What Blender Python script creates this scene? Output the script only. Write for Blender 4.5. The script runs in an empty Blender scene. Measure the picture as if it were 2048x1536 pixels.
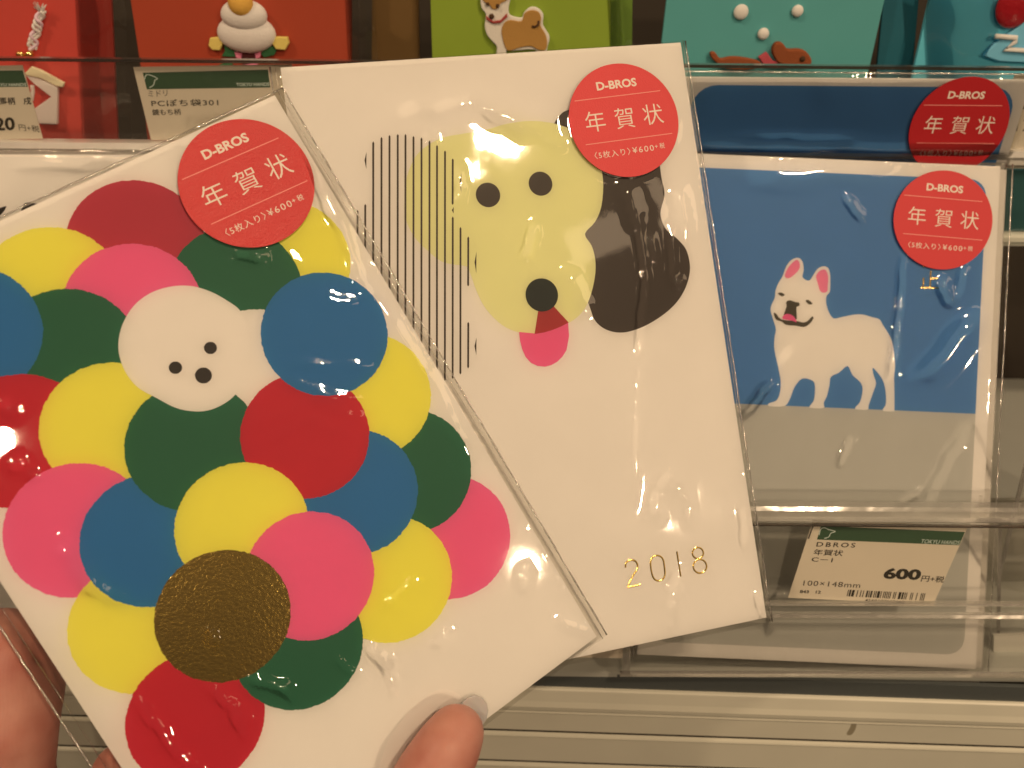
import bpy, bmesh, math, random
from mathutils import Vector, Matrix, noise

# ------------------------------------------------------------------ camera, room light, lamps, exposure
SC = bpy.context.scene
COL = SC.collection
MM = 0.001
F, CX, CY = 1750.0, 1024.0, 768.0            # pinhole of the phone, in photo pixels
PITCH, ROLL = math.radians(32), 0.012         # the phone looks 32 degrees down at the rack
_u = Vector((math.cos(ROLL), -math.sin(ROLL), 0))                       # rack's right, in camera axes
_z = Vector((math.sin(ROLL) * math.cos(PITCH), math.cos(ROLL) * math.cos(PITCH), math.sin(PITCH)))  # up
_y = _z.cross(_u)                                                       # into the shelf
CAMROT = Matrix((_u, _y, _z))                 # camera axes -> world axes
CAMLOC = Vector((0, -0.20, 0.14))
CAM = Matrix.Translation(CAMLOC) @ CAMROT.to_4x4()
cam = bpy.data.cameras.new('phone_camera')
camo = bpy.data.objects.new('phone_camera', cam); COL.objects.link(camo)
camo.matrix_world = CAM
cam.sensor_width = 36; cam.lens = 36 * F / 2048
cam.clip_start = 0.01; cam.clip_end = 50
cam.dof.use_dof = True; cam.dof.focus_distance = 0.212; cam.dof.aperture_fstop = 15
SC.camera = camo
SC.render.resolution_x, SC.render.resolution_y = 1024, 768
SC.view_settings.view_transform = 'Standard'; SC.view_settings.look = 'None'
SC.view_settings.exposure = -0.12; SC.view_settings.gamma = 1
SC.cycles.use_denoising = True
SC.cycles.transparent_max_bounces = 32
SC.cycles.max_bounces = 10
SC.cycles.sample_clamp_indirect = 6

W = bpy.data.worlds.new('World'); SC.world = W; W.use_nodes = True
wn = W.node_tree; bg = wn.nodes['Background']
tc = wn.nodes.new('ShaderNodeTexCoord'); sx = wn.nodes.new('ShaderNodeSeparateXYZ'); cr = wn.nodes.new('ShaderNodeValToRGB')
mp = wn.nodes.new('ShaderNodeMapRange'); mp.inputs[1].default_value = -1; mp.inputs[2].default_value = 1
wn.links.new(tc.outputs['Generated'], sx.inputs[0]); wn.links.new(sx.outputs[2], mp.inputs[0]); wn.links.new(mp.outputs[0], cr.inputs[0])
cr.color_ramp.elements[0].color = (.13, .085, .05, 1); cr.color_ramp.elements[1].color = (.50, .35, .22, 1)
cr.color_ramp.elements[0].position = .25; cr.color_ramp.elements[1].position = .95
wn.links.new(cr.outputs[0], bg.inputs[0]); bg.inputs[1].default_value = 0.30

TARGET = CAM @ Vector((0, 0, -.21))
def lamp(name, off, power, radius, color=(1, .71, .44), size_y=None):
    l = bpy.data.lights.new(name, 'AREA'); l.energy = power; l.color = color
    if size_y: l.shape = 'RECTANGLE'; l.size = radius; l.size_y = size_y
    else: l.shape = 'DISK'; l.size = radius * 2
    o = bpy.data.objects.new(name, l); COL.objects.link(o)
    o.location = TARGET + Vector(off)
    o.rotation_euler = (TARGET - o.location).to_track_quat('-Z', 'Y').to_euler()
    return o
lamp('ceiling_spot_lamp', (.47, -.67, 1.04), 5.9, .026)
lamp('ceiling_spot_lamp', (-.02, -1.22, .94), 2.7, .013)
lamp('ceiling_spot_lamp', (1.46, -1.90, 1.03), 13.5, .034)
lamp('ceiling_spot_lamp', (-.75, -.55, 1.15), 5.2, .03)
lamp('added_panel_light', (-1.0, -.7, 1.4), 2.4, .9, size_y=.4)  # both wide panels are unseen, added for soft patches in the film
lamp('added_panel_light', (1.5, -.5, 1.25), 2.4, .8, size_y=.4)

lamp('added_panel_light', (1.42, -1.62, 1.95), .38, .36, size_y=.13)  # added panel, placed to mirror as a grey patch on the black ear

# ------------------------------------------------------------------ geometry frames
IL = (0.86, 0.60, 0.365)                     # light that falls on the cards; takes picture colours back to paint colours
def lin(c): c /= 255; return c / 12.92 if c <= .04045 else ((c + .055) / 1.055) ** 2.4
def alb(c, k=1.0): return tuple(max(.003, min(.88, lin(c[i]) / (IL[i] * k))) for i in range(3)) + (1,)

class Plane:
    """a physical plane: origin o (camera axes, mm), right u, up v, normal n (towards the viewer)"""
    def __init__(s, o, u, v):
        s.o = Vector(o); s.u = Vector(u).normalized(); n = s.u.cross(Vector(v)).normalized()
        s.v = n.cross(s.u); s.n = n
    def at(s, x, y):
        d = Vector(((x - CX) / F, -(y - CY) / F, -1)); t = s.o.dot(s.n) / d.dot(s.n)
        p = d * t - s.o
        return Vector((p.dot(s.u), p.dot(s.v), 0))
    def M(s):
        m = Matrix((s.u, s.v, s.n)).transposed().to_4x4(); m.translation = s.o * MM
        return CAM @ m
    def lifted(s, h):
        return Plane(s.o + s.n * h, s.u, s.v)
def ray(x, y, z): return Vector(((x - CX) / F * z, -(y - CY) / F * z, -z))
def rod(w, flip):
    w = Vector(w); a = w.length
    R = Matrix.Rotation(a, 3, w.normalized())            # in right / up / forward axes
    return R
def fitted(w, t, scale=1.0):
    """pose solved from the photographed corners (axes right, up, forward) -> camera axes"""
    k = w if isinstance(w, Vector) else Vector(w); th = k.length; k = k / th
    K = Matrix(((0, -k.z, k.y), (k.z, 0, -k.x), (-k.y, k.x, 0)))
    R = Matrix.Identity(3) + K * math.sin(th) + (K @ K) * (1 - math.cos(th))
    u = R.col[0]; v = R.col[1]
    c = lambda q: Vector((q[0], q[1], -q[2]))
    return Plane(c(Vector(t) * scale), c(u), c(v))
UP = _z; RT = _u
def upright(x, y, z, lean=0.0, roll=0.0, yaw=0.0):
    """a plane standing in the rack through the given point; lean > 0 tips its top towards the viewer"""
    v = Matrix.Rotation(lean, 3, RT) @ UP
    u = Matrix.Rotation(roll, 3, v.cross(RT)) @ RT
    if yaw: u = Matrix.Rotation(yaw, 3, UP) @ u
    return Plane(ray(x, y, z), u, v)

# ------------------------------------------------------------------ materials
MATS = {}
def _new(name):
    m = bpy.data.materials.new(name); m.use_nodes = True
    return m, m.node_tree, m.node_tree.nodes['Principled BSDF']
def paper(name, c, k=1.0, rough=.55, spec=.3, var=.05, grain=.0006, bump=.05):
    if name in MATS: return MATS[name]
    m, t, b = _new(name); base = alb(c, k)
    n = t.nodes.new('ShaderNodeTexNoise'); n.inputs['Scale'].default_value = 60; n.inputs['Detail'].default_value = 4
    tc = t.nodes.new('ShaderNodeTexCoord'); t.links.new(tc.outputs['Object'], n.inputs['Vector'])
    r = t.nodes.new('ShaderNodeMixRGB'); r.inputs[1].default_value = tuple(x * (1 - var) for x in base[:3]) + (1,)
    r.inputs[2].default_value = tuple(min(.9, x * (1 + var)) for x in base[:3]) + (1,)
    t.links.new(n.outputs[0], r.inputs[0]); t.links.new(r.outputs[0], b.inputs['Base Color'])
    g = t.nodes.new('ShaderNodeTexNoise'); g.inputs['Scale'].default_value = 1 / grain; g.inputs['Detail'].default_value = 2
    t.links.new(tc.outputs['Object'], g.inputs['Vector'])
    bp = t.nodes.new('ShaderNodeBump'); bp.inputs['Strength'].default_value = bump; bp.inputs['Distance'].default_value = .0002
    t.links.new(g.outputs[0], bp.inputs['Height']); t.links.new(bp.outputs[0], b.inputs['Normal'])
    b.inputs['Roughness'].default_value = rough; b.inputs['Specular IOR Level'].default_value = spec
    MATS[name] = m; return m
def felt(name, c, k=1.0):
    m = paper(name, c, k, .95, .1, .12, .0005, .6); return m
def gold(name, c=(150, 105, 40)):
    if name in MATS: return MATS[name]
    m, t, b = _new(name)
    b.inputs['Base Color'].default_value = (.60, .44, .13, 1); b.inputs['Metallic'].default_value = 1
    b.inputs['Roughness'].default_value = .16
    tc = t.nodes.new('ShaderNodeTexCoord')
    n = t.nodes.new('ShaderNodeTexNoise'); n.inputs['Scale'].default_value = 1250; n.inputs['Detail'].default_value = 3; n.inputs['Roughness'].default_value = .6
    t.links.new(tc.outputs['Object'], n.inputs['Vector'])
    bp = t.nodes.new('ShaderNodeBump'); bp.inputs['Strength'].default_value = .65; bp.inputs['Distance'].default_value = .0001
    t.links.new(n.outputs[0], bp.inputs['Height']); t.links.new(bp.outputs[0], b.inputs['Normal'])
    MATS[name] = m; return m
def clear(name, tint=(.97, .965, .95), gain=1.5, rough=.03, bumpd=.00006, bscale=140, base=.012, haze=0.0, facing=True):
    """a thin clear film or sheet: see-through with a Fresnel gloss, both from real surfaces"""
    if name in MATS: return MATS[name]
    m = bpy.data.materials.new(name); m.use_nodes = True; t = m.node_tree
    t.nodes.remove(t.nodes['Principled BSDF']); out = t.nodes['Material Output']
    tr = t.nodes.new('ShaderNodeBsdfTransparent'); tr.inputs[0].default_value = tint + (1,)
    gl = t.nodes.new('ShaderNodeBsdfGlossy'); gl.inputs['Roughness'].default_value = rough; gl.inputs[0].default_value = (1, 1, 1, 1)
    fr = t.nodes.new('ShaderNodeFresnel'); fr.inputs[0].default_value = 1.48
    ma = t.nodes.new('ShaderNodeMath'); ma.operation = 'MULTIPLY_ADD'; ma.inputs[1].default_value = gain; ma.inputs[2].default_value = base; ma.use_clamp = True
    mx = t.nodes.new('ShaderNodeMixShader')
    if bumpd:
        tc = t.nodes.new('ShaderNodeTexCoord')
        n = t.nodes.new('ShaderNodeTexNoise'); n.inputs['Scale'].default_value = bscale; n.inputs['Detail'].default_value = 3
        t.links.new(tc.outputs['Object'], n.inputs['Vector'])
        bp = t.nodes.new('ShaderNodeBump'); bp.inputs['Strength'].default_value = 1; bp.inputs['Distance'].default_value = bumpd
        t.links.new(n.outputs[0], bp.inputs['Height'])
        t.links.new(bp.outputs[0], gl.inputs['Normal'])
    t.links.new(fr.outputs[0], ma.inputs[0]); t.links.new(ma.outputs[0], mx.inputs[0])
    t.links.new(tr.outputs[0], mx.inputs[1]); t.links.new(gl.outputs[0], mx.inputs[2])
    last = mx
    if haze:
        df = t.nodes.new('ShaderNodeBsdfDiffuse'); df.inputs[0].default_value = (.85, .85, .83, 1)
        m2 = t.nodes.new('ShaderNodeMixShader'); m2.inputs[0].default_value = haze
        t.links.new(mx.outputs[0], m2.inputs[1]); t.links.new(df.outputs[0], m2.inputs[2]); last = m2
    t.links.new(last.outputs[0], out.inputs[0])
    MATS[name] = m; return m

# ------------------------------------------------------------------ mesh helpers (local coordinates in mm)
def link(name, me, mat, parent=None, M=None, label=None, cat=None, group=None, kind=None, smooth=False):
    if mat: me.materials.append(mat)
    if smooth:
        for p in me.polygons: p.use_smooth = True
    o = bpy.data.objects.new(name, me); COL.objects.link(o)
    if parent: o.parent = parent
    if M is not None: o.matrix_world = M if not parent else o.matrix_world
    if label: o['label'] = label
    if cat: o['category'] = cat
    if group: o['group'] = group
    if kind: o['kind'] = kind
    return o
def thing(name, plane, label, cat, group=None):
    o = bpy.data.objects.new(name, None); COL.objects.link(o); o.empty_display_size = .01
    o.matrix_world = plane.M(); o['label'] = label; o['category'] = cat
    if group: o['group'] = group
    return o
def bm_mesh(bm, name):
    for v in bm.verts: v.co *= MM
    me = bpy.data.meshes.new(name); bm.to_mesh(me); bm.free(); return me
def catmull(pts, n=6, closed=True):
    out = []; N = len(pts)
    rng = range(N) if closed else range(N - 1)
    for i in rng:
        g = lambda j: Vector(pts[j % N]) if closed else Vector(pts[max(0, min(N - 1, j))])
        p0, p1, p2, p3 = g(i - 1), g(i), g(i + 1), g(i + 2)
        for k in range(n):
            t = k / n
            out.append(.5 * ((2 * p1) + (p2 - p0) * t + (2 * p0 - 5 * p1 + 4 * p2 - p3) * t * t + (3 * p1 - p0 - 3 * p2 + p3) * t ** 3))
    if not closed: out.append(Vector(pts[-1]))
    return out
def area2(p): return sum(p[i][0] * p[(i + 1) % len(p)][1] - p[(i + 1) % len(p)][0] * p[i][1] for i in range(len(p)))
def sheet(pts, z=0.0, name='sheet'):
    """flat filled outline, facing +n"""
    if area2(pts) < 0: pts = pts[::-1]
    bm = bmesh.new(); f = bm.faces.new([bm.verts.new((p[0], p[1], z)) for p in pts])
    bm.normal_update(); bmesh.ops.triangulate(bm, faces=[f], ngon_method='EAR_CLIP'); return bm_mesh(bm, name)
def slab(pts, z0, z1, bevel=0.0, seg=2, name='slab'):
    """outline extruded from z0 (back) to z1 (front), front edge rounded"""
    if area2(pts) < 0: pts = pts[::-1]
    bm = bmesh.new()
    a = [bm.verts.new((p[0], p[1], z0)) for p in pts]; b = [bm.verts.new((p[0], p[1], z1)) for p in pts]
    n = len(pts); front = bm.faces.new(b); bm.faces.new(a[::-1])
    for i in range(n): bm.faces.new((a[i], a[(i + 1) % n], b[(i + 1) % n], b[i]))
    bm.normal_update()
    if bevel:
        bmesh.ops.bevel(bm, geom=list(front.edges), offset=bevel, segments=seg, profile=.5, affect='EDGES')
    bm.normal_update(); bmesh.ops.triangulate(bm, faces=[f for f in bm.faces if len(f.verts) > 4], ngon_method='EAR_CLIP')
    return bm_mesh(bm, name)
def px(plane, pts): return [plane.at(*p).to_2d() for p in pts]
def rrect(x0, y0, x1, y1, r, n=6):
    out = []
    for cx, cy, a in ((x1 - r, y1 - r, 0), (x0 + r, y1 - r, 90), (x0 + r, y0 + r, 180), (x1 - r, y0 + r, 270)):
        for k in range(n + 1):
            t = math.radians(a + 90 * k / n); out.append(Vector((cx + r * math.cos(t), cy + r * math.sin(t))))
    return out
def disc(c, r, n=96, rag=0.0, seed=0):
    out = []
    for k in range(n):
        a = 2 * math.pi * k / n
        rr = r + (noise.noise(Vector((math.cos(a) * 9, math.sin(a) * 9, seed * 3.1))) * rag * 1.2 + noise.noise(Vector((math.cos(a) * 34, math.sin(a) * 34, seed * 1.7))) * rag * 1.6 if rag else 0)
        out.append(Vector((c[0] + rr * math.cos(a), c[1] + rr * math.sin(a))))
    return out
def ribbon(pts, w, z=0.0, th=0.03, closed=False, name='stroke'):
    """a raised stroke along a polyline"""
    bm = bmesh.new(); N = len(pts); rows = []
    for i, p in enumerate(pts):
        a = pts[(i - 1) % N] if (closed or i > 0) else p; b = pts[(i + 1) % N] if (closed or i < N - 1) else p
        d = (Vector(b[:2]) - Vector(a[:2])).normalized(); nn = Vector((-d.y, d.x)) * w / 2
        q = Vector(p[:2]); l = q + nn; r = q - nn
        rows.append([bm.verts.new((l.x, l.y, z)), bm.verts.new((q.x, q.y, z + th)), bm.verts.new((r.x, r.y, z))])
    for i in range(N if closed else N - 1):
        A, B = rows[i], rows[(i + 1) % N]
        bm.faces.new((A[0], A[1], B[1], B[0])); bm.faces.new((A[1], A[2], B[2], B[1]))
    bmesh.ops.recalc_face_normals(bm, faces=bm.faces)
    return bm_mesh(bm, name)
def tube(pts, r, n=8, name='tube', closed=False):
    bm = bmesh.new(); rings = []; N = len(pts)
    for i, p in enumerate(pts):
        p = Vector(p); a = Vector(pts[max(0, i - 1)]); b = Vector(pts[min(N - 1, i + 1)]); d = (b - a).normalized()
        s = d.cross(Vector((0.13, .27, 1))).normalized(); t = s.cross(d)
        rr = r[i] if isinstance(r, (list, tuple)) else r
        rings.append([bm.verts.new(p + (s * math.cos(k * 2 * math.pi / n) + t * math.sin(k * 2 * math.pi / n)) * rr) for k in range(n)])
    for i in range(N - 1):
        for k in range(n): bm.faces.new((rings[i][k], rings[i][(k + 1) % n], rings[i + 1][(k + 1) % n], rings[i + 1][k]))
    bm.faces.new(rings[0]); bm.faces.new(rings[-1])
    bmesh.ops.recalc_face_normals(bm, faces=bm.faces)
    return bm_mesh(bm, name)
def ellipsoid(c, rx, ry, rz, name='ellipsoid', seg=28):
    bm = bmesh.new(); bmesh.ops.create_uvsphere(bm, u_segments=seg, v_segments=seg // 2, radius=1)
    for v in bm.verts: v.co = Vector((c[0] + v.co.x * rx, c[1] + v.co.y * ry, c[2] + v.co.z * rz))
    return bm_mesh(bm, name)

# lettering: outlines of the built-in fonts turned into flat printed meshes
_tcache = {}
def glyphs(body, offset=0.0, shear=0.0, space=1.0):
    key = (body, offset, shear, space)
    if key in _tcache: return _tcache[key]
    cu = bpy.data.curves.new('t', 'FONT'); cu.body = body; cu.size = 1; cu.offset = offset; cu.resolution_u = 3
    cu.space_character = space
    o = bpy.data.objects.new('t', cu); COL.objects.link(o)
    bpy.context.view_layer.update()
    me = bpy.data.meshes.new_from_object(o.evaluated_get(bpy.context.evaluated_depsgraph_get()))
    vs = [v.co.copy() for v in me.vertices]; fs = [tuple(p.vertices) for p in me.polygons]
    bpy.data.objects.remove(o); bpy.data.curves.remove(cu); bpy.data.meshes.remove(me)
    for v in vs: v.x += v.y * shear
    x0 = min(v.x for v in vs); x1 = max(v.x for v in vs); y0 = min(v.y for v in vs); y1 = max(v.y for v in vs)
    _tcache[key] = ([((v.x - x0) / (x1 - x0), (v.y - y0) / (y1 - y0)) for v in vs], fs, (x1 - x0) / (y1 - y0))
    return _tcache[key]
def text_mesh(body, BL, BR, TL, z, offset=0.0, shear=0.0, space=1.0):
    vs, fs, asp = glyphs(body, offset, shear, space)
    BL, BR, TL = Vector(BL[:2]), Vector(BR[:2]), Vector(TL[:2]); a = BR - BL; b = TL - BL
    me = bpy.data.meshes.new('lettering')
    co = [BL + a * u + b * v for u, v in vs]
    me.from_pydata([(c.x * MM, c.y * MM, z * MM) for c in co], [], fs); me.update()
    if me.polygons and sum(p.normal.z for p in me.polygons) < 0: me.flip_normals()
    return me
def text_px(plane, body, BL, BR, TL, z, mat, parent, **k):
    return link('lettering', text_mesh(body, plane.at(*BL), plane.at(*BR), plane.at(*TL), z, **k), mat, parent)
def text_box(body, cx, cy, w, h, ang, z, mat, parent, **k):
    """centred text, w x h mm, at angle ang"""
    u = Vector((math.cos(ang), math.sin(ang))); v = Vector((-u.y, u.x)); c = Vector((cx, cy))
    BL = c - u * w / 2 - v * h / 2
    return link('lettering', text_mesh(body, BL, BL + u * w, BL + v * h, z, **k), mat, parent)

# ------------------------------------------------------------------ shared materials
WHITE = paper('card_white', (234, 200, 156), rough=.5)
FILM = clear('bag_film', gain=1.5, base=.0, bumpd=.00002, bscale=90)
SEAM = clear('bag_weld', gain=3.0, base=.28, rough=.11, bumpd=.0003, bscale=900, tint=(.9, .9, .88))
RED = paper('sticker_red', (210, 46, 40), rough=.42, spec=.4, grain=.00035, bump=.5)
INKW = paper('sticker_white_ink', (238, 182, 140), rough=.5, var=.02)
RULE = paper('sticker_rule_ink', (230, 120, 92), rough=.5, var=.02)
BLACK = paper('black_ink', (40, 30, 22), rough=.5, var=.02)

def sticker(parent, plane, c, R, ang, z, mat=RED, th=.12, s_mat=INKW):
    cx, cy = c
    st = link('sticker', slab(disc(c, R, 128), z, z + th, 0), mat, parent)
    u = Vector((math.cos(ang), math.sin(ang))); v = Vector((-u.y, u.x)); zz = z + th + .02
    P = lambda a, b: Vector(c) + u * a * R + v * b * R
    def tb(body, a, b, w, h, **k):
        p = P(a, b); text_box(body, p.x, p.y, w * R, h * R, ang, zz, s_mat, st, **k)
    tb('D-BROS', -.02, .64, .74, .15, offset=.032)
    tb('年', -.53, .04, .36, .36, offset=-.004); tb('賀', .01, .035, .35, .36, offset=-.004); tb('状', .54, .04, .37, .36, offset=-.004)
    tb('〈5枚入り〉', -.33, -.55, .66, .125, space=1.15); tb('¥600', .24, -.545, .40, .105, space=1.25)
    tb('+', .49, -.53, .055, .055); tb('税', .60, -.53, .095, .10)
    for y, a, b in ((.435, -.83, .76), (-.34, -.78, .83)):
        link('rule_line', ribbon([P(a, y), P(b, y)], .016 * R, zz, .004), RULE, st)
    return st

def film(parent, Wd, Hd, mar, plane, creases=(), ripples=(), z0=.55, th=1.3, step=.8, seed=0, amp=.10, mat=None, weld=('r',), lifts=(), boost=1.0):
    """clear sleeve: wrinkled front sheet tented over the cards, flat back sheet, welded edge beads"""
    l, r, t, b = mar
    xs = [-Wd / 2 - l + i * (Wd + l + r) / int((Wd + l + r) / step) for i in range(int((Wd + l + r) / step) + 1)]
    ys = [-Hd / 2 - b + i * (Hd + t + b) / int((Hd + t + b) / step) for i in range(int((Hd + t + b) / step) + 1)]
    C = []
    for c in creases:
        x0, y0, x1, y1, w, h = c; C.append((plane.at(x0, y0).to_2d(), plane.at(x1, y1).to_2d(), w, h * boost))
    Rp = []
    for c in ripples:
        x, y, ra, rb, lam, h = c; Rp.append((plane.at(x, y).to_2d(), ra, rb, lam, h))
    L = [(Vector(p), rr, h) for p, rr, h in lifts]
    sm = lambda t: max(0, min(1, t)) ** 2 * (3 - 2 * max(0, min(1, t)))
    def h(x, y):
        q = Vector((x, y)); z = z0
        z += amp * noise.noise(Vector((x * .035, y * .028, seed))) * 1.6 + amp * .35 * noise.noise(Vector((x * .11, y * .09, seed + 5)))
        for a, bb, w, hh in C:
            d = bb - a; LL = d.length; t = (q - a).dot(d) / (LL * LL)
            if t < -.25 or t > 1.25: continue
            wob = noise.noise(Vector((t * 4, w * 7, seed))) * w * .5
            dd = abs((q - a).cross(d)) / LL + wob * 0; side = ((q - a).cross(d)) / LL + wob
            if abs(side) > w * 3.2: continue
            z += hh * math.exp(-(side / w) ** 2) * sm((t + .25) / .5) * sm((1.25 - t) / .5)
        for c, ra, rb, lam, hh in Rp:
            d = (q - c).length
            if ra < d < rb:
                e = math.sin(math.pi * (d - ra) / (rb - ra)); z += hh * e * math.sin(2 * math.pi * d / lam)
        for p, rr, hh in L:
            d = (q - p).length; z = max(z, z0 + hh * sm((rr * 1.18 - d) / (rr * .18)))
        e = max(-Wd / 2 - x, x - Wd / 2, -Hd / 2 - y, y - Hd / 2)
        if e > 0:
            mm = max(.5, (l if x < -Wd / 2 else r) if (x < -Wd / 2 or x > Wd / 2) else (b if y < 0 else t))
            z = z + (-th * .55 - z) * sm(e / mm * 1.02)
            z += noise.noise(Vector((x * .5, y * .5, seed + 9))) * .22 * (1 - sm(e / mm)) + noise.noise(Vector((x * 1.1, y * .45, seed))) * .20
        else: z = max(z, .32)
        return z
    # slope of the sheet just inside the card's edge, so that it does not look ruled
    bm = bmesh.new(); G = [[bm.verts.new((x, y, h(x, y))) for x in xs] for y in ys]
    for j in range(len(ys) - 1):
        for i in range(len(xs) - 1): bm.faces.new((G[j][i], G[j][i + 1], G[j + 1][i + 1], G[j + 1][i]))
    for f in bm.faces: f.smooth = True
    zb = -th * .55 - .9
    B = [bm.verts.new(p) for p in ((xs[0], ys[0], zb), (xs[-1], ys[0], zb), (xs[-1], ys[-1], zb), (xs[0], ys[-1], zb))]
    bm.faces.new(B[::-1])
    sl = link('plastic_sleeve', bm_mesh(bm, 'sleeve'), mat or FILM, parent)
    rnd = random.Random(seed + 3)
    for wd in weld:
        x = xs[-1] if wd == 'r' else xs[0]
        if wd in 'rl':
            P = [(x + rnd.uniform(-.05, .05), ys[0] + (ys[-1] - ys[0]) * k / 60, -th * .55 + rnd.uniform(-.08, .08)) for k in range(61)]
        else:
            y = ys[-1] if wd == 't' else ys[0]
            P = [(xs[0] + (xs[-1] - xs[0]) * k / 60, y + rnd.uniform(-.05, .05), -th * .55 + rnd.uniform(-.08, .08)) for k in range(61)]
        link('weld', tube(P, [.21 + rnd.uniform(-.07, .08) for _ in P], 6), SEAM, sl, smooth=True)
        if wd in 'rl':
            x2 = (Wd / 2 + r * .45) if wd == 'r' else (-Wd / 2 - l * .5)
            P = [(x2 + rnd.uniform(-.03, .03), p[1], -th * .1 + rnd.uniform(-.05, .05)) for p in P]
            link('fold_line', tube(P, [.07 + rnd.uniform(-.03, .03) for _ in P], 5), SEAM, sl, smooth=True)
    return sl

# ================================================================== the rack behind: shelf, rails, panels
SHELFP = upright(1400, 1346, 257, 0, math.radians(.3), math.radians(-1.2))
def rail(plane, yl, yr, prof, mat, parent=None, x0=-500, x1=2650, name='slat', **k):
    """a bar along the rack; its line passes (0,yl) and (2048,yr); prof = [(v, w)] section in mm"""
    a = plane.at(x0, yl + (yr - yl) * x0 / 2048); b = plane.at(x1, yl + (yr - yl) * x1 / 2048)
    bm = bmesh.new(); R = []
    for p in (a, b): R.append([bm.verts.new((p.x, p.y + v, w)) for v, w in prof])
    n = len(prof)
    for i in range(n): bm.faces.new((R[0][i], R[0][(i + 1) % n], R[1][(i + 1) % n], R[1][i]))
    bm.faces.new(R[0][::-1]); bm.faces.new(R[1]); bmesh.ops.recalc_face_normals(bm, faces=bm.faces)
    o = link(name, bm_mesh(bm, name), mat, parent, **k)
    return o
def enamel(name, c, k, spots=True):
    m, t, b = _new(name); base = alb(c, k)
    tc = t.nodes.new('ShaderNodeTexCoord')
    n = t.nodes.new('ShaderNodeTexNoise'); n.inputs['Scale'].default_value = 28; n.inputs['Detail'].default_value = 6
    t.links.new(tc.outputs['Object'], n.inputs['Vector'])
    r = t.nodes.new('ShaderNodeMixRGB'); r.inputs[1].default_value = tuple(x * .86 for x in base[:3]) + (1,); r.inputs[2].default_value = tuple(min(.9, x * 1.1) for x in base[:3]) + (1,)
    t.links.new(n.outputs[0], r.inputs[0])
    v = t.nodes.new('ShaderNodeTexVoronoi'); v.inputs['Scale'].default_value = 70; t.links.new(tc.outputs['Object'], v.inputs['Vector'])
    th = t.nodes.new('ShaderNodeMath'); th.operation = 'LESS_THAN'; th.inputs[1].default_value = .045; t.links.new(v.outputs['Distance'], th.inputs[0])
    n2 = t.nodes.new('ShaderNodeTexNoise'); n2.inputs['Scale'].default_value = 50; t.links.new(tc.outputs['Object'], n2.inputs['Vector'])
    g2 = t.nodes.new('ShaderNodeMath'); g2.operation = 'GREATER_THAN'; g2.inputs[1].default_value = .56; t.links.new(n2.outputs[0], g2.inputs[0])
    mu = t.nodes.new('ShaderNodeMath'); mu.operation = 'MULTIPLY'; t.links.new(th.outputs[0], mu.inputs[0]); t.links.new(g2.outputs[0], mu.inputs[1])
    r2 = t.nodes.new('ShaderNodeMixRGB'); r2.inputs[2].default_value = (.05, .035, .02, 1)
    t.links.new(r.outputs[0], r2.inputs[1]); t.links.new(mu.outputs[0], r2.inputs[0]); t.links.new(r2.outputs[0], b.inputs['Base Color'])
    b.inputs['Roughness'].default_value = .33; b.inputs['Specular IOR Level'].default_value = .5
    bp = t.nodes.new('ShaderNodeBump'); bp.inputs['Strength'].default_value = .15; bp.inputs['Distance'].default_value = .0005
    t.links.new(n2.outputs[0], bp.inputs['Height']); t.links.new(bp.outputs[0], b.inputs['Normal'])
    return m
ENAMEL = enamel('cream_enamel', (176, 150, 112), .70)
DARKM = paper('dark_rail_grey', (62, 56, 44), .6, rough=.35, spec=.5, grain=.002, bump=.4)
shelf = thing('shelf_front', SHELFP, 'cream enamelled metal shelf front of wide horizontal slats, below the display', 'shelf')
def bar(h, d, r):  # rounded slat section hanging down from the line
    return [(0, -d), (0, -r), (-r * .3, -r * .3), (-r, 0), (-h + r * .6, 0), (-h + r * .2, -r * .2), (-h, -r), (-h, -d)]
P0 = SHELFP
a_ = P0.at(1029, 1346); b_ = P0.at(1029, 1374)
link('dark_strip', slab([Vector((-260, b_.y)), Vector((330, b_.y)), Vector((330, a_.y)), Vector((-260, a_.y))], -2, -.7), DARKM, shelf)
def lipped(H):
    return [(0, -2.2), (-.1, -1.7), (-.45, -.5), (-.7, .15), (-1.4, .45), (-1.9, .25), (-2.2, .0), (-H + .5, .0), (-H + .15, -.25), (-H, -.8), (-H, -2.2)]
def slat2(y0, y1, kind):
    a = P0.at(1029, y0); H = a.y - P0.at(1029, y1).y - .55
    pr = lipped(H) if kind else [(0, -1.4), (0, -.8), (-.15, -.2), (-.6, .2), (-H * .55, .9), (-H * .78, 1.5), (-H + .35, 1.35), (-H + .1, .8), (-H, -.2), (-H, -2.2), (-1, -2.2)]
    bm = bmesh.new(); Rr = []
    for x in (-260, 330): Rr.append([bm.verts.new((x, a.y + v, w)) for v, w in pr])
    n = len(pr)
    for k in range(n): bm.faces.new((Rr[0][k], Rr[0][(k + 1) % n], Rr[1][(k + 1) % n], Rr[1][k]))
    bm.faces.new(Rr[0][::-1]); bm.faces.new(Rr[1]); bmesh.ops.recalc_face_normals(bm, faces=bm.faces)
    return link('slat', bm_mesh(bm, 'slat'), ENAMEL, shelf)
GAP_SHADE = paper('gap_shade_dark', (40, 28, 16), .9, rough=.9, spec=.05)  # dark strips painted in for the shade in the gaps between slats
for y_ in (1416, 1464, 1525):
    v_ = P0.at(1029, y_).y; link('gap_shade', slab([Vector((-260, v_ - .12)), Vector((330, v_ - .12)), Vector((330, v_ + .58)), Vector((-260, v_ + .58))], -2.3, -.45), GAP_SHADE, shelf)
slat2(1375, 1415, 0); slat2(1416, 1463, 1); slat2(1464, 1524, 1); slat2(1525, 1590, 1)
a_ = P0.at(1029, 1372); b_ = P0.at(1029, 1600)
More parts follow.
